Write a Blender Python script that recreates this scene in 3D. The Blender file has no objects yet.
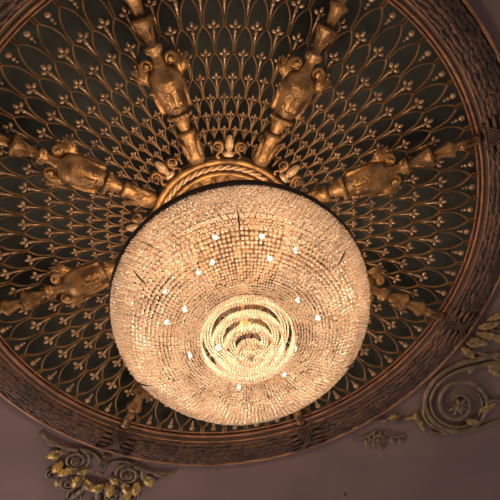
import bpy, math, random
import numpy as np
from mathutils import Vector, Matrix

random.seed(4)
PI = math.pi
S = 2.5            # metres per unit (inner radius of the round frame)
H = 7.67           # height of the ceiling above the hall floor, metres
rad = math.radians
scene = bpy.context.scene
col = scene.collection

# ------------------------------------------------------------------ camera, world, lights
def rx(a): return Matrix.Rotation(a, 3, 'X')
def ry(a): return Matrix.Rotation(a, 3, 'Y')
def rz(a): return Matrix.Rotation(a, 3, 'Z')
Rc = rz(-0.0653354562781276) @ ry(-0.10702391813930456) @ rx(0.45458718075985316)
c_right = Rc @ Vector((-1, 0, 0)); c_down = Rc @ Vector((0, -1, 0)); c_fwd = Rc @ Vector((0, 0, 1))
cam_d = bpy.data.cameras.new('camera')
cam = bpy.data.objects.new('camera', cam_d)
col.objects.link(cam)
cam.matrix_world = Matrix((
    (c_right.x, -c_down.x, -c_fwd.x, 0.23877875 * S),
    (c_right.y, -c_down.y, -c_fwd.y, 1.0954699 * S),
    (c_right.z, -c_down.z, -c_fwd.z, -2.4675737 * S + H),
    (0, 0, 0, 1)))
cam_d.sensor_width = 36
cam_d.lens = 36 * 712.72 / 500
cam_d.clip_start = 0.05
scene.camera = cam

world = bpy.data.worlds.new('hall_air')
scene.world = world
world.use_nodes = True
wn = world.node_tree.nodes; wl = world.node_tree.links
wn.clear()
w_out = wn.new('ShaderNodeOutputWorld'); w_bg = wn.new('ShaderNodeBackground')
w_bg.inputs['Color'].default_value = (1.0, 0.88, 0.84, 1)
w_bg.inputs['Strength'].default_value = 0.52
wl.new(w_bg.outputs[0], w_out.inputs[0])

def pol(r, az, z=0.0):
    a = rad(az)
    return Vector((-math.cos(a) * r, math.sin(a) * r, z))

def area(name, r, az, z, size, power, color, tgt=(0, 0, 0)):
    d = bpy.data.lights.new(name, 'AREA'); d.shape = 'DISK'; d.size = size; d.energy = power; d.color = color
    o = bpy.data.objects.new(name, d); col.objects.link(o)
    p = pol(r, az, z) * S + Vector((0, 0, H)); o.location = p
    t = Vector(tgt) * S + Vector((0, 0, H))
    o.rotation_euler = (t - p).to_track_quat('-Z', 'Y').to_euler()
    return o
# warm fill lights, added unseen to brighten the ceiling, low and to the side
area('side_fill', 3.6, 235, -1.6, 1.6, 270, (1.0, 0.82, 0.74), (0.3, -1.0, 0))
area('near_fill', 3.4, 100, -2.3, 1.2, 4, (1.0, 0.74, 0.55), (0, 0.4, 0))

def point(name, p, power, radius, color):
    d = bpy.data.lights.new(name, 'POINT'); d.energy = power; d.shadow_soft_size = radius; d.color = color
    o = bpy.data.objects.new(name, d); col.objects.link(o); o.location = p
    return o

scene.view_settings.view_transform = 'Standard'
scene.view_settings.look = 'None'
scene.view_settings.exposure = 0.0
scene.view_settings.gamma = 1.0

# ------------------------------------------------------------------ materials
def mat(name, base, base2=None, metal=0.0, rough=0.5, scale=12.0, bump=0.0, bscale=60.0, detail=4.0, lo=.35, hi=.65, spec=.5):
    m = bpy.data.materials.new(name); m.use_nodes = True
    nt = m.node_tree; N = nt.nodes; L = nt.links
    b = N['Principled BSDF']
    b.inputs['Metallic'].default_value = metal
    b.inputs['Roughness'].default_value = rough
    b.inputs['Specular IOR Level'].default_value = spec
    tc = N.new('ShaderNodeTexCoord')
    if base2:
        n = N.new('ShaderNodeTexNoise'); n.inputs['Scale'].default_value = scale; n.inputs['Detail'].default_value = detail
        r = N.new('ShaderNodeValToRGB')
        r.color_ramp.elements[0].position = lo; r.color_ramp.elements[1].position = hi
        r.color_ramp.elements[0].color = (*base, 1); r.color_ramp.elements[1].color = (*base2, 1)
        L.new(tc.outputs['Object'], n.inputs['Vector']); L.new(n.outputs['Fac'], r.inputs[0]); L.new(r.outputs[0], b.inputs['Base Color'])
    else:
        b.inputs['Base Color'].default_value = (*base, 1)
    if bump:
        n2 = N.new('ShaderNodeTexNoise'); n2.inputs['Scale'].default_value = bscale; n2.inputs['Detail'].default_value = 5
        bp = N.new('ShaderNodeBump'); bp.inputs['Strength'].default_value = bump; bp.inputs['Distance'].default_value = .01
        L.new(tc.outputs['Object'], n2.inputs['Vector']); L.new(n2.outputs['Fac'], bp.inputs['Height']); L.new(bp.outputs[0], b.inputs['Normal'])
    return m

M_plaster = mat('mauve_plaster', (.150, .103, .098), (.185, .125, .115), rough=.85, scale=1.2, bump=.15, bscale=8, spec=.2)
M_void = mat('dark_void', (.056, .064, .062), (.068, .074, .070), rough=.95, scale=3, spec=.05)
M_lattice = mat('dull_gold_tracery', (.16, .080, .028), (.33, .170, .055), metal=.45, rough=.42, scale=9)
M_bud = mat('bright_gold_buds', (.27, .15, .07), (.46, .28, .14), metal=.45, rough=.34, scale=14)
M_gold = mat('old_gold_carving', (.085, .041, .016), (.35, .180, .060), metal=.6, rough=.36, scale=7, bump=.9, bscale=28)
M_gold2 = mat('rosette_gold', (.13, .062, .022), (.46, .240, .075), metal=.55, rough=.38, scale=8, bump=.7, bscale=30)
M_pale = mat('pale_gold', (.55, .34, .17), (.66, .44, .25), metal=.4, rough=.35, scale=12)
M_band = mat('brown_laurel', (.038, .020, .012), (.110, .050, .026), metal=.1, rough=.6, scale=7, bump=.4, bscale=50)
M_bandbed = mat('band_ground', (.030, .019, .014), (.045, .026, .018), rough=.7, scale=6)
M_edge = mat('orange_gilt_edge', (.22, .105, .045), (.42, .22, .095), metal=.35, rough=.4, scale=5)
M_red = mat('red_gold_moulding', (.13, .050, .027), (.25, .110, .052), metal=.3, rough=.42, scale=7)
M_scroll = mat('dull_brown_scroll', (.095, .066, .042), (.20, .135, .07), metal=.2, rough=.5, scale=10, bump=.4, bscale=50)
M_leafgold = mat('yellow_gold_leaf', (.11, .075, .045), (.50, .32, .070), metal=.25, rough=.42, scale=9, lo=.44, hi=.58)
M_leafdull = mat('dull_gold_leaf', (.12, .075, .035), (.34, .22, .07), metal=.3, rough=.45, scale=14)
M_iron = mat('dark_bronze', (.030, .018, .012), (.05, .03, .018), metal=.6, rough=.45, scale=10)
M_dark = mat('dark_metal', (.01, .01, .01), rough=.6)

def crystal(name, colr, transp, gloss, trans_mix=.6):
    m = bpy.data.materials.new(name); m.use_nodes = True
    N = m.node_tree.nodes; L = m.node_tree.links; N.clear()
    out = N.new('ShaderNodeOutputMaterial')
    dif = N.new('ShaderNodeBsdfDiffuse'); tr = N.new('ShaderNodeBsdfTranslucent'); gl = N.new('ShaderNodeBsdfGlossy'); tp = N.new('ShaderNodeBsdfTransparent')
    n = N.new('ShaderNodeTexNoise'); n.inputs['Scale'].default_value = 9; n.inputs['Detail'].default_value = 6
    tc = N.new('ShaderNodeTexCoord'); r = N.new('ShaderNodeValToRGB')
    r.color_ramp.elements[0].position = .3; r.color_ramp.elements[1].position = .7
    r.color_ramp.elements[0].color = (colr[0] * .86, colr[1] * .80, colr[2] * .74, 1); r.color_ramp.elements[1].color = (*colr, 1)
    L.new(tc.outputs['Object'], n.inputs['Vector']); L.new(n.outputs['Fac'], r.inputs[0])
    L.new(r.outputs[0], dif.inputs[0]); L.new(r.outputs[0], tr.inputs[0])
    gl.inputs['Roughness'].default_value = .18
    tp.inputs[0].default_value = (1, .93, .84, 1)
    a = N.new('ShaderNodeMixShader'); a.inputs[0].default_value = trans_mix; L.new(dif.outputs[0], a.inputs[1]); L.new(tr.outputs[0], a.inputs[2])
    b = N.new('ShaderNodeMixShader'); b.inputs[0].default_value = gloss; L.new(a.outputs[0], b.inputs[1]); L.new(gl.outputs[0], b.inputs[2])
    c = N.new('ShaderNodeMixShader'); c.inputs[0].default_value = transp; L.new(b.outputs[0], c.inputs[1]); L.new(tp.outputs[0], c.inputs[2])
    L.new(c.outputs[0], out.inputs[0])
    return m
M_bead = crystal('crystal_beads', (.72, .635, .55), .10, .08)
M_drop = crystal('crystal_drops', (.93, .83, .72), .12, .14)
M_bulb = bpy.data.materials.new('lit_bulb'); M_bulb.use_nodes = True
_n = M_bulb.node_tree.nodes; _n.clear()
_e = _n.new('ShaderNodeEmission'); _o = _n.new('ShaderNodeOutputMaterial')
_e.inputs[0].default_value = (1, .80, .55, 1); _e.inputs[1].default_value = 60
M_bulb.node_tree.links.new(_e.outputs[0], _o.inputs[0])

# ------------------------------------------------------------------ mesh helpers (all in units, scaled by S at build)
class MB:
    def __init__(s): s.v = []; s.f = []; s.mi = []; s.cur = 0
    def add(s, vs, fs):
        k = len(s.v); s.v.extend([tuple(q) for q in vs]); s.f.extend([tuple(k + i for i in f) for f in fs]); s.mi.extend([s.cur] * len(fs))
    def build(s, name, mats, parent=None, smooth=True):
        me = bpy.data.meshes.new(name)
        me.from_pydata([(a * S, b * S, c * S) for a, b, c in s.v], [], s.f)
        for m in (mats if isinstance(mats, list) else [mats]): me.materials.append(m)
        me.polygons.foreach_set('material_index', s.mi)
        if smooth: me.polygons.foreach_set('use_smooth', [True] * len(s.f))
        me.update()
        o = bpy.data.objects.new(name, me); col.objects.link(o)
        if parent: o.parent = parent
        else: o.location = (0, 0, H)
        return o

def tag(o, label, cat, group=None, kind=None):
    if label: o['label'] = label
    if cat: o['category'] = cat
    if group: o['group'] = group
    if kind: o['kind'] = kind
    return o
def thing(name, label, cat, p=(0, 0, 0), rot=0, group=None):
    o = bpy.data.objects.new(name, None); col.objects.link(o)
    o.location = (p[0] * S, p[1] * S, p[2] * S + H); o.rotation_euler = (0, 0, rot); o.empty_display_size = .1
    return tag(o, label, cat, group)

def tube(mb, pts, r, n=5, closed=False, flat=1.0, up=Vector((0, 0, 1)), caps=True):
    pts = [Vector(p) for p in pts]; N = len(pts); vs = []; fs = []
    for i, p in enumerate(pts):
        a = pts[(i - 1) % N] if (closed or i > 0) else p
        b = pts[(i + 1) % N] if (closed or i < N - 1) else p
        t = (b - a)
        if t.length < 1e-9: t = Vector((1, 0, 0))
        t.normalize()
        s_ = t.cross(up)
        if s_.length < 1e-4: s_ = t.cross(Vector((1, 0, 0)))
        s_.normalize(); u_ = s_.cross(t)
        rr = r[i] if hasattr(r, '__len__') else r
        for k in range(n):
            q = 2 * PI * k / n
            vs.append(p + s_ * (math.cos(q) * rr) + u_ * (math.sin(q) * rr * flat))
    M_ = N if closed else N - 1
    for i in range(M_):
        for k in range(n):
            a = i * n + k; b = i * n + (k + 1) % n; c = ((i + 1) % N) * n + (k + 1) % n; d = ((i + 1) % N) * n + k
            fs.append((a, b, c, d))
    if caps and not closed:
        fs.append(tuple(range(n - 1, -1, -1))); fs.append(tuple(range((N - 1) * n, N * n)))
    mb.add(vs, fs)

def lathe_x(mb, prof, n=14, flat=.8, c=(0, 0, 0)):
    """profile (x, radius) revolved round the local x axis"""
    vs = []; fs = []
    for x, r in prof:
        for k in range(n):
            q = 2 * PI * k / n
            vs.append((c[0] + x, c[1] + math.cos(q) * r, c[2] + math.sin(q) * r * flat))
    for i in range(len(prof) - 1):
        for k in range(n):
            fs.append((i * n + k, i * n + (k + 1) % n, (i + 1) * n + (k + 1) % n, (i + 1) * n + k))
    fs.append(tuple(range(n - 1, -1, -1))); fs.append(tuple(range((len(prof) - 1) * n, len(prof) * n)))
    mb.add(vs, fs)

def lathe_z(mb, prof, n=64, c=(0, 0, 0), a0=0, a1=2 * PI):
    full = abs(a1 - a0 - 2 * PI) < 1e-6
    m = n if full else n + 1
    vs = []; fs = []
    for r, z in prof:
        for k in range(m):
            q = a0 + (a1 - a0) * k / n
            vs.append((c[0] + math.cos(q) * r, c[1] + math.sin(q) * r, c[2] + z))
    for i in range(len(prof) - 1):
        for k in range(n):
            k2 = (k + 1) % m
            fs.append((i * m + k, i * m + k2, (i + 1) * m + k2, (i + 1) * m + k))
    mb.add(vs, fs)

def torus(mb, R, r, z=0, n=128, m=8, flat=1.0, c=(0, 0)):
    vs = []; fs = []
    for i in range(n):
        a = 2 * PI * i / n
        for k in range(m):
            q = 2 * PI * k / m
            vs.append((c[0] + math.cos(a) * (R + r * math.cos(q)), c[1] + math.sin(a) * (R + r * math.cos(q)), z + r * math.sin(q) * flat))
    for i in range(n):
        for k in range(m):
            fs.append((i * m + k, ((i + 1) % n) * m + k, ((i + 1) % n) * m + (k + 1) % m, i * m + (k + 1) % m))
    mb.add(vs, fs)

def ball(mb, c, rx_, ry_=None, rz_=None, d=None, nu=8, nv=5):
    ry_ = ry_ or rx_; rz_ = rz_ or rx_
    c = Vector(c); d = Vector(d).normalized() if d is not None else Vector((1, 0, 0))
    s_ = d.cross(Vector((0, 0, 1)))
    if s_.length < 1e-4: s_ = Vector((0, 1, 0))
    s_.normalize(); u_ = s_.cross(d)
    vs = [c - d * rx_]; fs = []
    for i in range(1, nv):
        t = PI * i / nv
        for k in range(nu):
            q = 2 * PI * k / nu
            vs.append(c - d * rx_ * math.cos(t) + s_ * ry_ * math.sin(t) * math.cos(q) + u_ * rz_ * math.sin(t) * math.sin(q))
    vs.append(c + d * rx_); L_ = len(vs) - 1
    for k in range(nu): fs.append((0, 1 + (k + 1) % nu, 1 + k))
    for i in range(nv - 2):
        for k in range(nu):
            a = 1 + i * nu + k; b = 1 + i * nu + (k + 1) % nu
            fs.append((a, b, b + nu, a + nu))
    for k in range(nu): fs.append((L_, L_ - nu + k, L_ - nu + (k + 1) % nu))
    mb.add(vs, fs)

def leaf(mb, p, d, length, width, curl=.15, lobes=0, nu=8, thick=.12, down=-1, bend=0.0):
    """domed pointed leaf lying against the ceiling, base p, direction d in plan"""
    p = Vector(p); d = Vector(d).normalized(); s_ = Vector((-d.y, d.x, 0))
    if s_.length < 1e-5: s_ = Vector((0, 1, 0))
    s_.normalize(); vs = []; fs = []; nv = 5
    for i in range(nu + 1):
        t = i / nu
        w = width * .5 * (math.sin(PI * min(1, (t * .94 + .04)) ** .8)) ** .8
        if lobes: w *= 1.15 * (1 - .5 * ((t * (lobes + 1)) % 1.0) ** 1.5)
        for k in range(nv):
            q = k / (nv - 1) * 2 - 1
            z = down * (length * curl * math.sin(PI * t * .9) + width * thick * (1 - q * q) + (width * thick * 1.0 if k == 2 else 0))
            vs.append(p + d * (length * t) + s_ * (q * w + bend * length * t * t) + Vector((0, 0, z)))
    for i in range(nu):
        for k in range(nv - 1):
            a = i * nv + k; fs.append((a, a + 1, a + nv + 1, a + nv))
    # back face gives the leaf its thickness
    m = len(vs)
    for i in range(nu + 1):
        vs.append(vs[i * nv] + Vector((0, 0, .004))); vs.append(vs[i * nv + nv - 1] + Vector((0, 0, .004)))
    for i in range(nu):
        a = m + 2 * i; fs.append((a, a + 2, a + 3, a + 1))
        fs.append((i * nv, (i + 1) * nv, a + 2, a)); fs.append((i * nv + nv - 1, a + 1, a + 3, (i + 1) * nv + nv - 1))
    mb.add(vs, fs)

def spiral(c, r0, r1, a0, a1, n=36, z=0.0, z1=None):
    out = []
    for i in range(n + 1):
        t = i / n; a = a0 + (a1 - a0) * t; r = r0 + (r1 - r0) * t ** .85
        out.append((c[0] + math.cos(a) * r, c[1] + math.sin(a) * r, z + ((z1 - z) * t if z1 is not None else 0)))
    return out

def bez(a, b, c, d, n=14):
    a, b, c, d = map(Vector, (a, b, c, d)); o = []
    for i in range(n + 1):
        t = i / n; o.append(a * (1 - t) ** 3 + b * 3 * t * (1 - t) ** 2 + c * 3 * t * t * (1 - t) + d * t ** 3)
    return o

# ------------------------------------------------------------------ setting: ceiling with its round opening
mb = MB()
# flat plaster, a ring of quads from the opening to a wide square
n = 96; vs = []; fs = []
for k in range(n):
    a = 2 * PI * k / n; ca, sa = math.cos(a), math.sin(a)
    q = 6.0 / max(abs(ca), abs(sa))
    vs += [(ca * 1.08, sa * 1.08, 0), (ca * 1.6, sa * 1.6, 0), (ca * q, sa * q, 0)]
for k in range(n):
    j = (k + 1) % n
    fs += [(3 * k, 3 * k + 1, 3 * j + 1, 3 * j), (3 * k + 1, 3 * k + 2, 3 * j + 2, 3 * j + 1)]
mb.add(vs, fs)
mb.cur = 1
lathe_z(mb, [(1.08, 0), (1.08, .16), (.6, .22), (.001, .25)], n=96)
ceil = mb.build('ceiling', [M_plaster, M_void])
ceil['kind'] = 'structure'
mb = MB(); mb.add([(-3.2, -3.2, -H / S), (3.2, -3.2, -H / S), (3.2, 3.2, -H / S), (-3.2, 3.2, -H / S)], [(0, 1, 2, 3)])
fl = mb.build('floor', mat('red_carpet', (.16, .04, .03), (.20, .055, .04), rough=.9, scale=3)); fl['kind'] = 'structure'

# ------------------------------------------------------------------ pierced grille
grille = thing('ceiling_grille', 'round pierced grille of gilded fish scale tracery filling the ceiling opening', 'grille')
q_row = 0.8775; R0 = .961; NW = 64; w_ = 360 / NW
def rowr(v): return R0 * q_row ** v
flowers = []
panels = [MB() for _ in range(8)]
for k in range(-1, 9):
    off = 0 if k % 2 == 0 else w_ / 2
    for j in range(NW):
        fa = 90 + off + j * w_                     # angle of the flower on this row
        aa = fa + w_ / 2                           # angle of the arch tip on this row
        pi_ = int(((aa - 112.5) % 360) // 45)
        P = panels[pi_]
        for sgn in (-1, 1):
            pts = []; rr = []
            for i in range(10):
                t = i / 9
                if k == -1:
                    if t > .34: break
                v = k + 1.0 - t
                th = aa + sgn * w_ * .445 * (1 - t ** 3.0)
                r = min(rowr(v), 1.0)
                pts.append(pol(r, th, -.004)); rr.append(.0030 * (r / .7) ** .7)
            if len(pts) > 1: tube(P, pts, rr, n=4, flat=2.6, caps=False)
        if k >= 0: flowers.append((k, fa, pi_))
for i, P in enumerate(panels):
    P.build('lattice_panel', M_lattice, grille)

def flower(mb, r, az, rim=False):
    s = .0215 * (r / .74) ** .9
    er = pol(1, az); et = Vector((-er.y, er.x, 0)); c = er * r
    c.z = -.010
    if rim:
        ball(mb, c, s * .44, s * .44, s * .4); ball(mb, c - er * s * .75, s * .26); ball(mb, c - er * s * 1.25, s * .18)
        return
    ball(mb, c + er * s * .42, s * .50, s * .34, s * .4, er, 6, 4)
    for sg in (-1, 1):
        ball(mb, c + et * (sg * s * .58) - er * s * .1, s * .44, s * .32, s * .36, er * .6 + et * sg, 6, 4)
    ball(mb, c - er * s * .85 + Vector((0, 0, -.004)), s * .30, s * .30, s * .30, er, 6, 4)
    ball(mb, c - er * s * 1.35, s * .22, s * .22, s * .22, er, 6, 4)
    tube(mb, [c - er * s * .2, c - er * s * .9, c - er * s * 2.9], [s * .30, s * .22, s * .06], n=5)
    ball(mb, c - er * s * 1.9, s * .18, d=er, nu=6, nv=4)
near = sorted(flowers, key=lambda f: (f[0], abs(((f[1] - 90) + 180) % 360 - 180)))
vis = []
rest = []
for f in near:
    if f[0] <= 3 and abs(((f[1] - 90) + 180) % 360 - 180) < 68 and len(vis) < 96: vis.append(f)
    else: rest.append(f)
for k, fa, pi_ in vis:
    m = MB(); flower(m, rowr(k), fa, k == 0); m.build('flower_bud', M_bud, grille)
m = MB()
for k, fa, pi_ in rest: flower(m, rowr(k), fa, k == 0)
o = m.build('flower_buds', M_bud, grille); o['kind'] = 'stuff'

# ------------------------------------------------------------------ round frame
frame = thing('round_frame', 'wide carved laurel frame running round the ceiling grille', 'frame')
m = MB(); torus(m, 1.004, .0075, -.014, 192, 8); torus(m, .990, .006, -.004, 192, 6)
m.build('inner_moulding', M_red, frame)
m = MB(); torus(m, 1.026, .0055, -.024, 192, 8)
m.build('inner_bead', M_red, frame)
m = MB()
prof = [(1.0, .0), (1.012, -.016), (1.03, -.026), (1.05, -.036), (1.075, -.042), (1.10, -.040), (1.125, -.032), (1.145, -.018), (1.156, -.008), (1.16, .004)]
lathe_z(m, prof, 192)
m.build('band_bed', M_bandbed, frame)
def bedz(r):
    for (a, za), (b, zb) in zip(prof, prof[1:]):
        if a <= r <= b: return za + (zb - za) * (r - a) / (b - a)
    return 0
m = MB()
rows_l = [1.040, 1.058, 1.076, 1.094, 1.112, 1.130]
for i, r in enumerate(rows_l):
    for sec in range(8):
        base = 112.5 + 45 * sec
        cnt = 18
        for j in range(cnt):
            for half in (-1, 1):
                # leaves run from the ties towards the middle of each eighth
                a = base + half * (2.6 + (22.5 - 3.2) * (j + (.5 if i % 2 else 0)) / cnt)
                if abs(a - base) > 22: continue
                a += random.uniform(-.35, .35)
                er = pol(1, a); et = Vector((-er.y, er.x, 0))
                # increasing az -> direction of travel
                d = (pol(1, a + half * .5) - pol(1, a)).normalized()
                r_ = r + random.uniform(-.004, .004)
                p = er * r_; p.z = bedz(r_) + .002
                L_ = .040 * random.uniform(.8, 1.15); d = (d + er * random.uniform(-.14, .14)).normalized()
                leaf(m, p, d, L_, random.uniform(.017, .024), curl=.11, nu=5, thick=.13)
m.build('laurel_band', M_band, frame)
m = MB(); torus(m, 1.154, .0078, -.020, 192, 8)
m.build('outer_moulding', M_edge, frame)
for sec in range(8):
    base = 112.5 + 45 * sec; m = MB()
    for sg in (-1, 1):
        for dd in (-.35, .35):
            pts = []
            for i in range(11):
                t = i / 10; r = 1.015 + .135 * t
                pts.append(pol(r, base + sg * (t - .5) * 5.2 + dd, bedz(r) - .013))
            tube(m, pts, .0035, n=5)
    for sg in (-1, 1):
        for k in range(5):
            r = 1.03 + .023 * k + .008
            p = pol(r, base + sg * 1.2, bedz(r) - .006)
            leaf(m, p, (pol(1, base + sg * 2) - pol(1, base)), .055, .017, nu=6, thick=.25, curl=.08)
    m.build('ribbon_tie', M_band, frame)

# ------------------------------------------------------------------ central rosette
ros = thing('ceiling_rosette', 'gilded round rosette with a rope moulding above the chandelier', 'rosette')
m = MB(); torus(m, .268, .0115, -.022, 96, 10); m.build('outer_ring', M_gold2, ros)
m = MB()
for st in range(2):
    pts = []
    for i in range(400):
        a = 2 * PI * i / 400; q = a * 26 + st * PI
        R_ = .243 + .0055 * math.cos(q)
        pts.append((math.cos(a) * R_, math.sin(a) * R_, -.018 + .0055 * math.sin(q)))
    tube(m, pts, .0055, n=5, closed=True)
m.build('rope_moulding', M_pale, ros)
m = MB(); torus(m, .219, .009, -.016, 96, 10); m.build('inner_ring', M_gold2, ros)
m = MB()
lathe_z(m, [(.285, -.0), (.282, -.010), (.262, -.012), (.23, -.008), (.21, .0), (.12, .02), (.03, .02), (.001, .02)], 64)
m.build('back_plate', M_gold, ros)
m = MB()
for k in range(24):
    a = 2 * PI * k / 24; d = Vector((math.cos(a), math.sin(a), 0))
    leaf(m, d * .07 + Vector((0, 0, .006)), d, .14, .034, curl=.10, lobes=3, nu=10)
m.build('leaf_crown', M_gold2, ros)
m = MB(); lathe_z(m, [(.075, .015), (.072, -.012), (.05, -.03), (.025, -.05), (.012, -.06), (.001, -.06)], 32)
m.build('boss', M_gold2, ros)

# palmettes standing round the rosette
pal_lab = {90: 'gilded palmette bud between two volutes, on the rosette straight above the chandelier',
           135: 'gilded palmette bud between the upper left pair of carved brackets',
           45: 'gilded palmette bud between the upper right pair of carved brackets',
           180: 'gilded palmette bud at the left edge of the chandelier'}
pproto = None
for az in (90, 135, 45, 180):
    rot = rad(180 - az)
    if pproto is None:
        t = thing('palmette', pal_lab[az], 'palmette', pol(.278, az, -.01), rot, 'palmettes around the central rosette')
        m = MB(); ball(m, (.058, 0, -.016), .032, .0155, .014, (1, 0, 0), 12, 8)
        for g in range(-2, 3):
            tube(m, [(.034, g * .003, -.026), (.058, g * .0055, -.031), (.08, g * .003, -.024)], .0016, n=4)
        m.build('bud', M_pale, t)
        m = MB(); lathe_x(m, [(.008, .010), (.010, .019), (.020, .020), (.023, .015), (.026, .016), (.028, .010)], 12, .7, (0, 0, -.012))
        m.build('collar', M_pale, t)
        for sg in (-1, 1):
            m = MB()
            sp = spiral((.046, sg * .043), .021, .004, -PI / 2 * sg - sg * 1.0, -PI / 2 * sg + sg * 3.4 * PI * .9 , 34, -.014, -.028)
            lead = bez((.004, sg * .030, -.012), (.0, sg * .040, -.012), (.006, sg * .052, -.012), sp[0], 6)
            tube(m, list(lead)[:-1] + sp, [.0055] * 6 + [.0085 - .0045 * i / 34 for i in range(35)], n=7)
            ball(m, (.046, sg * .043, -.026), .0055)
            leaf(m, (.012, sg * .018, -.008), (1, sg * .35, 0), .040, .014, nu=6, lobes=2)
            m.build('volute', M_gold, t)
        pproto = t
    else:
        t = pproto.copy(); col.objects.link(t); t['label'] = pal_lab[az]
        t.location = pol(.278, az, -.01) * S + Vector((0, 0, H)); t.rotation_euler = (0, 0, rot)
        for ch in list(pproto.children):
            c = ch.copy(); col.objects.link(c); c.parent = t

# ------------------------------------------------------------------ eight carved brackets
def bracket(label, az):
    t = thing('carved_bracket', label, 'bracket', pol(.278, az, -.012), rad(180 - az), 'carved brackets across the grille')
    X = -.278
    def L(m, prof, n=16, flat=.85): lathe_x(m, [(x + X, r) for x, r in prof], n, flat, (0, 0, -.018))
    m = MB(); L(m, [(.284, .018), (.29, .030), (.31, .034), (.33, .031), (.36, .027), (.385, .027), (.395, .033), (.405, .034), (.413, .020)])
    for sg in (-1, 0, 1):
        leaf(m, (.285 + X, sg * .016, -.03), (1, sg * .15, 0), .10, .022, nu=8, curl=.06, lobes=3)
    m.build('foot', M_gold, t)
    for sg in (-1, 1):
        m = MB()
        sp = spiral((.372 + X, sg * .034), .014, .003, -sg * 2.6, sg * 5.5, 28, -.012, -.028)
        tube(m, sp, [.0048 - .002 * i / 28 for i in range(29)], n=6); ball(m, (.372 + X, sg * .034, -.024), .004)
        m.build('foot_volute', M_gold, t)
    m = MB(); L(m, [(.408, .018), (.415, .019), (.43, .022), (.45, .028), (.462, .036), (.470, .042), (.474, .040), (.476, .02)])
    for g in range(9):   # fringe of the collar
        a = PI + PI * (g + .5) / 9
        ball(m, (.467 + X, math.cos(a) * .041, -.018 + math.sin(a) * .036), .008, .005, .005)
    m.build('neck_cup', M_gold2, t)
    # mask body: an egg shaped head wrapped in drapery
    m = MB(); L(m, [(.470, .026), (.48, .034), (.50, .042), (.53, .050), (.56, .056), (.59, .060), (.615, .060), (.63, .046), (.645, .026), (.655, .020)], 20, .8)
    m.build('mask_body', M_gold, t)
    m = MB()
    ball(m, (.535 + X, 0, -.060), .030, .007, .010, (1, 0, 0), 8, 6)                        # nose
    tube(m, bez((.565 + X, -.030, -.045), (.572 + X, -.012, -.066), (.560 + X, -.006, -.066), (.553 + X, 0, -.062)), .0024, n=6)
    tube(m, bez((.565 + X, .030, -.045), (.572 + X, .012, -.066), (.560 + X, .006, -.066), (.553 + X, 0, -.062)), .0024, n=6)
    for sg in (-1, 1):
        ball(m, (.548 + X, sg * .016, -.056), .006, .008, .004)                             # eyes
        ball(m, (.520 + X, sg * .022, -.050), .014, .010, .006)                             # cheeks
    tube(m, [(.503 + X, -.009, -.054), (.501 + X, 0, -.058), (.503 + X, .009, -.054)], .0026, n=6)
    m.build('face', M_gold2, t)
    m = MB()
    for k in range(4):
        y0 = .046 - .004 * k; x0 = .605 - .016 * k
        tube(m, bez((x0 + X, -y0, -.028), (x0 - .055 + X + .01 * k, -.022, -.062), (x0 - .05 + X + .01 * k, .018, -.064), (x0 + .01 + X, y0, -.026)), .0072 - .0004 * k, n=6)
    for sg in (-1, 1):
        for k in range(3):
            tube(m, bez((.615 + X, sg * (.038 + .004 * k), -.022), (.575 + X, sg * (.056 + .003 * k), -.036), (.53 + X, sg * (.052 + .002 * k), -.036), (.49 + X, sg * (.043 + .004 * k), -.022)), .0045, n=6)
    m.build('drapery', M_gold, t)
    for sg in (-1, 1):
        m = MB()
        sp = spiral((.662 + X, sg * .046), .021, .004, sg * -2.3, sg * 6.3, 34, -.014, -.034)
        lead = bez((.615 + X, sg * .046, -.012), (.628 + X, sg * .052, -.014), (.64 + X, sg * .05, -.014), sp[0], 6)
        tube(m, list(lead)[:-1] + sp, [.006] * 6 + [.0090 - .0045 * i / 34 for i in range(35)], n=7)
        ball(m, (.662 + X, sg * .046, -.030), .0065)
        m.build('volute', M_gold2, t)
        m = MB()
        for k, (a, l) in enumerate(((.15, .10), (.55, .085), (1.0, .06))):
            leaf(m, (.585 + X + .012 * k, sg * .052, -.010), (math.cos(a), sg * math.sin(a), 0), l, .030, lobes=3, nu=12, curl=.16)
        for k in range(5):
            ball(m, (.62 + X + .014 * k, sg * (.078 + .003 * (k % 2)), -.020), .0075, .006, .006)
        m.build('side_leaves', M_gold, t)
    m = MB(); L(m, [(.635, .020), (.65, .024), (.665, .020), (.68, .018), (.70, .023), (.712, .032), (.718, .033), (.722, .019), (.74, .017), (.76, .020), (.785, .030), (.80, .040), (.806, .043), (.812, .039), (.815, .018)])
    for g in range(7):
        a = PI + PI * (g + .5) / 7
        leaf(m, (.69 + X, math.cos(a) * .018, -.018 + math.sin(a) * .014), (1, math.cos(a) * .5, 0), .03, .012, nu=5)
        tube(m, [(.745 + X, math.cos(a) * .017, -.018 + math.sin(a) * .015), (.79 + X, math.cos(a) * .030, -.018 + math.sin(a) * .025), (.803 + X, math.cos(a) * .040, -.018 + math.sin(a) * .034)], .0022, n=4)
    m.build('cup', M_gold, t)
    m = MB(); L(m, [(.812, .017), (.83, .018), (.85, .020), (.87, .025), (.885, .034), (.892, .035), (.897, .030), (.90, .017), (.92, .0165), (.945, .017), (.955, .021), (.965, .018), (.985, .019), (.995, .022)])
    ball(m, (.93 + X, 0, -.036), .009); 
    for g in range(8):
        q = 2 * PI * g / 8; ball(m, (.93 + X + .012 * math.cos(q), .012 * math.sin(q), -.034), .0045)
    m.build('end_baluster', M_gold, t)
    return t
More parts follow.
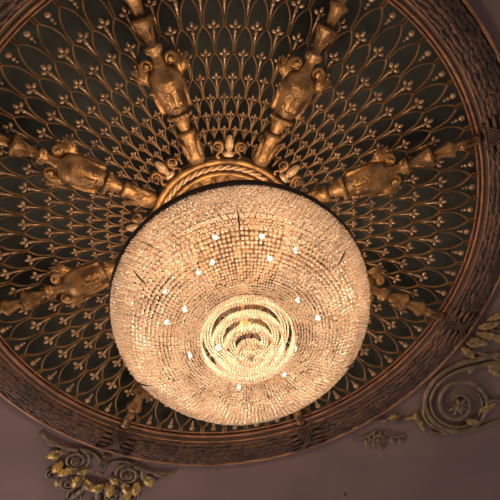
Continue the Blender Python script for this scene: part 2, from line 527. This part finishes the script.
blab = {112.5: 'carved gilt bracket with a mask, pointing up just left of the top centre',
        67.5: 'carved gilt bracket with a mask, pointing up just right of the top centre',
        157.5: 'carved gilt bracket reaching to the upper left edge of the photo',
        22.5: 'carved gilt bracket reaching right to the frame, its outer baluster ending at the moulding',
        202.5: 'carved gilt bracket at the left edge, below the other left one and touching the chandelier',
        337.5: 'carved gilt bracket half hidden behind the right side of the chandelier',
        247.5: 'carved gilt bracket of which only a fluted tip shows below the chandelier on the left',
        292.5: 'carved gilt bracket almost wholly hidden behind the lower right of the chandelier'}
bproto = None
for az, lab in blab.items():
    if bproto is None: bproto = bracket(lab, az); continue
    t = bproto.copy(); col.objects.link(t); t['label'] = lab
    t.location = pol(.278, az, -.012) * S + Vector((0, 0, H)); t.rotation_euler = (0, 0, rad(180 - az))
    for ch in list(bproto.children):
        c = ch.copy(); col.objects.link(c); c.parent = t

# ------------------------------------------------------------------ ceiling ornaments (local x = radial, y = tangential towards smaller azimuth)
def orn(name, label, cat, az, r0):
    # local axes: x outwards, y = direction of increasing azimuth-tangent (matches the tables below)
    a = rad(az); er = Vector((-math.cos(a), math.sin(a), 0)); et = Vector((math.sin(a), math.cos(a), 0))
    t = thing(name, label, cat, er * r0)
    def P(r, tt, z=-.006):
        q = er * (r - r0) + et * tt; return (q.x, q.y, z)
    return t, P, er, et

# crest below the frame at the lower left
t, P, er, et = orn('ceiling_crest', 'gold and brown scrollwork crest on the plaster below the frame, lower left', 'ornament', 247.5, 1.19)
m = MB()
for dt in (-.012, .0, .012): tube(m, [P(1.185, dt - .006), P(1.25, dt - .004, -.016), P(1.315, dt, -.010)], .0036, n=6)
for k in range(4): tube(m, [P(1.20 + .03 * k, -.022, -.012), P(1.20 + .03 * k, .016, -.018)], .0032, n=5)
m.build('tie_bar', M_scroll, t)
def scr(P, c, r0, r1, a0, a1, w, z=-.008, n=40):
    pts = [P(c[0] + math.cos(a0 + (a1 - a0) * i / n) * (r0 + (r1 - r0) * (i / n) ** .85), c[1] + math.sin(a0 + (a1 - a0) * i / n) * (r0 + (r1 - r0) * (i / n) ** .85), z - .010 * i / n) for i in range(n + 1)]
    return pts, [w * (1 - .5 * i / n) for i in range(n + 1)]
for sg in (-1, 1):
    m = MB()
    pts, rr = scr(P, (1.262, sg * .118), .062, .008, PI, PI + sg * 4.6 * PI, .0078)
    tube(m, pts, rr, n=7); ball(m, P(1.262, sg * .118, -.022), .012)
    tube(m, bez(P(1.245, sg * .012), P(1.20, sg * .04), P(1.195, sg * .08), P(1.2, sg * .125)), .006, n=6)
    m.build('scroll', M_scroll, t)
    m = MB()
    tube(m, bez(P(1.205, sg * .13, -.010), P(1.225, sg * .19, -.012), P(1.205, sg * .26, -.012), P(1.182, sg * .305, -.010), 18), [.0085 - .0035 * i / 18 for i in range(19)], n=6)
    pts, rr = scr(P, (1.190, sg * .300), .014, .003, sg * 1.5, sg * 7, .005, n=20); tube(m, pts, rr, n=6)
    leaf(m, P(1.205, sg * .17), er * .9 + et * sg * .5, .075, .030, lobes=3, bend=.1)
    leaf(m, P(1.215, sg * .21), -er * .15 + et * sg, .075, .026, lobes=3)
    m.build('tail_scroll', M_scroll, t)
    m = MB()
    for (r, tt, dr, dt, l, w) in ((1.245, .190, .35, .9, .080, .045), (1.290, .170, .8, .45, .085, .045), (1.320, .115, .35, .8, .090, .050),
                                  (1.330, .060, .9, .5, .095, .052), (1.355, .045, .6, -.6, .080, .045), (1.34, .15, .9, .2, .10, .045),
                                  (1.300, .045, .2, .9, .07, .036)):
        leaf(m, P(r, sg * tt, -.012), er * dr + et * (dt * sg), l * .85, w * .95, lobes=3, curl=.22, nu=16, thick=.10, bend=.2 * sg)
    m.build('gold_leaves', M_leafgold, t)
    m = MB()
    for (r, tt, R_) in ((1.40, .10, .045), (1.375, .185, .032), (1.46, .05, .04)):
        pts, rr = scr(P, (r, sg * tt), R_, .006, sg * 2.5, -sg * 9, .0065); tube(m, pts, rr, n=6)
    for k in range(6):
        leaf(m, P(1.36 + .03 * k, sg * (.02 + .006 * k)), er + et * sg * (.3 + .15 * k), .07, .028, lobes=3)
    m.build('lower_scroll', M_scroll, t)

# big scrollwork, lower right
t, P, er, et = orn('ceiling_scrollwork', 'large brown spiral scroll on the plaster at the right, beside the frame', 'ornament', 337.5, 1.19)
m = MB()
way = [(1.384, -0.052), (1.293, -0.117), (1.208, -0.191), (1.16, -0.29), (1.177, -0.4), (1.261, -0.481), (1.372, -0.506), (1.458, -0.473), (1.488, -0.399), (1.461, -0.312), (1.39, -0.257), (1.303, -0.244), (1.241, -0.281), (1.228, -0.345), (1.264, -0.408), (1.33, -0.442), (1.387, -0.426), (1.397, -0.374), (1.364, -0.326), (1.31, -0.312), (1.288, -0.345)]
def catmull(q, n=6):
    o = []
    for i in range(len(q) - 1):
        p0, p1, p2, p3 = q[max(i - 1, 0)], q[i], q[i + 1], q[min(i + 2, len(q) - 1)]
        for k in range(n):
            t_ = k / n
            o.append(tuple(.5 * (2 * b + (c_ - a) * t_ + (2 * a - 5 * b + 4 * c_ - d) * t_ ** 2 + (3 * b - a - 3 * c_ + d) * t_ ** 3) for a, b, c_, d in zip(p0, p1, p2, p3)))
    return o + [q[-1]]
cw = catmull(way); nw = len(cw)
tube(m, [P(a, b, -.008 - .012 * i / nw) for i, (a, b) in enumerate(cw)], [.013 - .006 * i / nw for i in range(nw)], n=8)
inn = [(1.345 + (a - 1.345) * .84, -.372 + (b + .372) * .84) for a, b in cw[:60]]
tube(m, [P(a, b, -.010) for a, b in inn], [.011 - .006 * i / 60 for i in range(60)], n=8)
ball(m, P(1.345, -.372, -.022), .022, .022, .012)
for k in range(8):
    q = 2 * PI * k / 8; leaf(m, P(1.345, -.372, -.014), er * math.cos(q) + et * math.sin(q), .05, .022, nu=6)
m.build('spiral_scroll', M_scroll, t)
m = MB()
tube(m, bez(P(1.46, -.30, -.010), P(1.56, -.24), P(1.70, -.24), P(1.85, -.30)), [.012] * 15, n=7)
tube(m, bez(P(1.28, -.20, -.010), P(1.33, -.10), P(1.45, -.06), P(1.62, -.10)), [.011] * 15, n=7)
tube(m, bez(P(1.30, -.55, -.010), P(1.44, -.52), P(1.56, -.42), P(1.66, -.26)), [.009] * 15, n=7)
m.build('stem', M_scroll, t)
m = MB()
tube(m, bez(P(1.19, -.42, -.014), P(1.20, -.49, -.016), P(1.27, -.52, -.016), P(1.385, -.525, -.012)), [.0065] * 15, n=6)
for k in range(4):
    leaf(m, P(1.175 + .022 * k, -.475 - .012 * k, -.010), er * .5 - et * .9, .05, .020, lobes=2, nu=6)
m.build('gold_edge', M_leafdull, t)
m = MB()
leaf(m, P(1.34, -.13, -.012), er * 1 - et * .25, .10, .045, lobes=3, nu=16)
leaf(m, P(1.37, -.11, -.012), er * .5 - et * .8, .07, .036, lobes=3)
leaf(m, P(1.45, -.36, -.014), er * .5 - et * -.8, .08, .036, lobes=3)
leaf(m, P(1.42, -.43, -.014), er * 1 + et * .3, .07, .03, lobes=3)
m.build('gold_leaves', M_leafdull, t)

t, P, er, et = orn('ceiling_scroll', 'small brown rosette scroll with a thin tail at the lower right edge of the frame', 'ornament', 337.5, 1.19)
m = MB()
pts, rr = scr(P, (1.090, -.672), .046, .006, 2.2, 2.2 + 4.0 * PI, .0065); tube(m, pts, rr, n=7)
ball(m, P(1.090, -.672, -.02), .011)
for k in range(7):
    q = 2 * PI * k / 7; leaf(m, P(1.090, -.672, -.010), er * math.cos(q) + et * math.sin(q), .042, .018, nu=6)
m.build('rosette_scroll', M_scroll, t)
m = MB()
tube(m, bez(P(1.06, -.64, -.01), P(1.03, -.70, -.01), P(1.0, -.715, -.01), P(.978, -.712, -.01)), [.007 - .0003 * i for i in range(15)], n=6)
tube(m, bez(P(1.10, -.625, -.01), P(1.14, -.645, -.01), P(1.18, -.64, -.01), P(1.20, -.60, -.01)), .0055, n=6)
for (r, tt) in ((1.15, -.645), (1.185, -.63), (1.04, -.695), (1.12, -.70)): leaf(m, P(r, tt, -.008), er * .6 - et * .6, .04, .02, lobes=2, nu=6)
m.build('tail', M_scroll, t)
m = MB()
tube(m, bez(P(1.02, -.585, -.010), P(1.07, -.575, -.01), P(1.13, -.555, -.01), P(1.19, -.50, -.01)), .006, n=6)
for k in range(7):
    q = 2 * PI * k / 7; leaf(m, P(1.098, -.540, -.012), er * math.cos(q) + et * math.sin(q), .030, .016, nu=6)
ball(m, P(1.098, -.540, -.022), .009)
m.build('gold_rosette', M_leafgold, t)

t, P, er, et = orn('leaf_spray', 'gold leaf spray against the frame at the right edge, above the large spiral scroll', 'ornament', 337.5, 1.19)
m = MB()
for (r, tt, dr, dt, l, w) in ((1.185, -.075, .7, .2, .07, .03), (1.185, -.05, 1, .1, .10, .035), (1.20, -.02, 1, .35, .11, .035), (1.19, .01, .9, .8, .10, .035), (1.18, -.10, 1, -.3, .09, .03),
                              (1.21, .05, .4, 1, .10, .032), (1.27, .0, 1, 0, .12, .04)):
    leaf(m, P(r, tt, -.010), er * dr + et * dt, l, w, lobes=3, nu=16, thick=.08)
m.build('leaf', M_leafdull, t)
m = MB()
pts, rr = scr(P, (1.27, .07), .05, .006, -2, 8, .007); tube(m, pts, rr, n=6)
tube(m, bez(P(1.19, -.11, -.01), P(1.25, -.10, -.01), P(1.32, -.08, -.01), P(1.42, -.10, -.01)), .008, n=6)
m.build('stem', M_scroll, t)

# small dark hook in the plaster at the bottom
p = pol(1, 337.5) * 1.121 + Vector((math.sin(rad(337.5)), math.cos(rad(337.5)), 0)) * -1.027
t = thing('ceiling_hook', 'tiny dark hook in the bare plaster at the bottom of the picture', 'hook', p)
m = MB(); lathe_z(m, [(.006, 0), (.006, -.004), (.003, -.008), (.001, -.009)], 12)
m.build('hook_plate', M_dark, t)

# ------------------------------------------------------------------ chandelier
CX = Vector((-.007, .004, 0))
ch = thing('chandelier', 'huge glowing basket chandelier of crystal beads hanging under the ceiling rosette', 'chandelier', CX)
ZR = -.600; ZB = -.795; RB = .390; RI = .138
def bowl(t):   # t 0 rim .. 1 inner hem
    a = t * PI / 2
    return (RI + (RB - RI) * math.cos(a) ** .62, ZR + (ZB - ZR) * math.sin(a) ** 1.0)
# icosahedron template
g = (1 + 5 ** .5) / 2
ico = np.array([(-1, g, 0), (1, g, 0), (-1, -g, 0), (1, -g, 0), (0, -1, g), (0, 1, g), (0, -1, -g), (0, 1, -g), (g, 0, -1), (g, 0, 1), (-g, 0, -1), (-g, 0, 1)], float)
ico /= np.linalg.norm(ico[0])
icof = np.array([(0, 11, 5), (0, 5, 1), (0, 1, 7), (0, 7, 10), (0, 10, 11), (1, 5, 9), (5, 11, 4), (11, 10, 2), (10, 7, 6), (7, 1, 8), (3, 9, 4), (3, 4, 2), (3, 2, 6), (3, 6, 8), (3, 8, 9), (4, 9, 5), (2, 4, 11), (6, 2, 10), (8, 6, 7), (9, 8, 1)])
def beads(name, centers, sizes, material, parent, stretch=None):
    c = np.array(centers, float); s = np.array(sizes, float)
    if s.ndim == 1: s = np.repeat(s[:, None], 3, 1)
    V = (c[:, None, :] + ico[None] * s[:, None, :]).reshape(-1, 3) * S
    F = (icof[None] + (np.arange(len(c)) * 12)[:, None, None]).reshape(-1, 3)
    me = bpy.data.meshes.new(name)
    me.vertices.add(len(V)); me.vertices.foreach_set('co', V.ravel())
    me.loops.add(F.size); me.loops.foreach_set('vertex_index', F.ravel())
    me.polygons.add(len(F)); me.polygons.foreach_set('loop_start', np.arange(0, F.size, 3)); me.polygons.foreach_set('loop_total', np.full(len(F), 3))
    me.update(calc_edges=True); me.polygons.foreach_set('use_smooth', np.ones(len(F), bool)); me.validate()
    me.materials.append(material)
    o = bpy.data.objects.new(name, me); col.objects.link(o); o.parent = parent
    return o
NS = 156
tt = np.linspace(0, 1, 4000); rr_ = []; zz_ = []
for q in tt:
    a, b = bowl(q); rr_.append(a); zz_.append(b)
rr_ = np.array(rr_); zz_ = np.array(zz_)
ds = np.hypot(np.diff(rr_), np.diff(zz_)); sarc = np.r_[0, np.cumsum(ds)]
cs = []; sz = []
def make_rows(n_, lo, hi, mn):
    rows = []; s_ = lo * sarc[-1]
    while s_ < hi * sarc[-1]:
        r = float(np.interp(s_, sarc, rr_)); z = float(np.interp(s_, sarc, zz_))
        pitch = max(2 * PI * r / n_, mn)
        rows.append((r, z, pitch, s_ / sarc[-1])); s_ += pitch * 1.02
    return rows
UP = .46
rows_up = make_rows(250, 0, UP, .008)
rows_lo = make_rows(NS, UP, 1, .0080)
rng = np.random.RandomState(3)
seams = [96, 150, 212, 272, 338, 42]
def layer(ns, dr, dz, size, rows, skip=None):
    for i, (r, z, pitch, f) in enumerate(rows):
        for k in range(ns):
            az = 360 * (k + (.5 * (i % 2) if f < UP else .5)) / ns + 90
            if skip and skip(f, az): continue
            d = min(abs((az - s2 + 180) % 360 - 180) for s2 in seams)
            sag = 1 - .008 * math.sin(PI * f) * math.sin(min(d, 30) / 30 * PI / 2)
            p = pol((r - dr) * sag, az, z + dz); j = rng.normal(0, .0007, 3)
            cs.append((p.x + j[0], p.y + j[1], p.z + j[2]))
            b = size * max(2 * PI * r / ns, .0066) * rng.uniform(.92, 1.05)
            sz.append((b, b, b))
layer(250, 0, 0, .46, rows_up)
layer(NS, 0, 0, .445, rows_lo)
o = beads('bead_basket', cs, sz, M_bead, ch); o['kind'] = 'stuff'
cs = []; sz = []
layer(142, .012, .010, .44, make_rows(142, .05, 1, .008), lambda f, az: UP - .1 < f < .86 and abs((az - 96 + 180) % 360 - 180) < 24)
o = beads('inner_bead_net', cs, sz, M_bead, ch); o['kind'] = 'stuff'
for s2 in seams:
    m = MB(); tube(m, [pol(bowl(t_)[0] + .0045, s2 + .8, bowl(t_)[1] - .003) for t_ in np.linspace(.38, .60, 12)], [.0008 + .0017 * math.sin(PI * k / 11) for k in range(12)], n=5)
    m.build('seam_rod', M_iron, ch)
# upper edge: dark metal hoop with a bead hem
m = MB(); lathe_z(m, [(.386, -.600), (.396, -.602), (.399, -.592), (.399, -.578), (.392, -.574), (.386, -.578), (.386, -.600)], 128)
m.build('metal_hoop', M_iron, ch)
# tiers of crystal drops
tiers = [(.131, -.775, -.812), (.099, -.797, -.834), (.067, -.817, -.856), (.034, -.840, -.872)]
for i, (r, zt, zb) in enumerate(tiers):
    cs = []; sz = []
    n_ = int(2 * PI * r / .0078)
    for k in range(n_):
        az = 360 * k / n_
        p = pol(r, az, 0)
        cs.append((p.x, p.y, (zt + zb) / 2)); sz.append((.0029, .0029, abs(zt - zb) / 2))
        cs.append((p.x, p.y, zb - .001)); sz.append((.0038, .0038, .0038))
        cs.append((p.x, p.y, zt + .002)); sz.append((.0036, .0036, .0036))
    # recessed net between this tier and the next
    r2 = tiers[i + 1][0] if i < 3 else -.004
    q = r2 + (r - r2) * .62
    while q > r2 + .004:
        n2 = max(5, int(2 * PI * q / .0075))
        zq = zt + .016
        for k in range(n2):
            p = pol(q, 360 * k / n2 + 7 * q * 1000, 0); cs.append((p.x, p.y, zq)); sz.append((.0031,) * 3)
        q -= .0075
    o = beads('crystal_tier', cs, sz, M_drop, ch); o['kind'] = 'stuff'
m = MB(); ball(m, (0, 0, -.868), .012, .012, .014, (1, 0, 0), 12, 8); ball(m, (0, 0, -.884), .006); m.build('finial', M_drop, ch)
# frame ribs, stem, lamp arms, bulbs
m = MB()
for k in range(8):
    az = 45 * k + 22.5
    tube(m, [pol(.030, az, -.50), pol(.18, az, -.555), pol(.392, az, -.590)], .004, n=5)
torus(m, .30, .004, -.582, 64, 6)
torus(m, .137, .0035, -.768, 64, 6)
m.build('hoop_spokes', M_iron, ch)
m = MB(); lathe_z(m, [(.001, -.055), (.028, -.058), (.030, -.075), (.010, -.10), (.010, -.28), (.022, -.30), (.022, -.32), (.010, -.34), (.010, -.47), (.034, -.49), (.034, -.52), (.012, -.54), (.012, -.70), (.02, -.72), (.001, -.73)], 24)
m.build('stem', M_gold2, ch)
bl = [(.283, 110), (.273, 83), (.264, 60), (.212, 73), (.210, 131), (.214, 118), (.248, 158), (.178, 168), (.225, 182), (.197, 218), (.168, 24), (.220, 2), (.190, 328), (.120, 233), (.24, 270), (.24, 305)]
m = MB()
for r, az in bl:
    tube(m, [pol(.012, az, -.66), pol(r * .6, az, -.655), pol(r, az, -.668)], .0025, n=5)
    tube(m, [pol(r, az, -.650), pol(r, az, -.674)], .005, n=6)
m.build('lamp_arms', M_iron, ch)
for r, az in bl:
    m = MB(); p = pol(r, az, -.684); ball(m, p, .0095, .0055, .0055, (0, 0, 1), 10, 8)
    m.build('bulb', M_bulb, ch)

# light given off by the chandelier's lamps
WARM = (1.0, .745, .50)
base = Vector((CX.x * S, CX.y * S, H))
for k in range(6):
    p = pol(.235, 60 * k + 20, -.645) * S
    point('lamp_glow', base + p, 29, .10, WARM)
point('lamp_glow', base + Vector((0, 0, -.70 * S)), 20, .12, WARM)
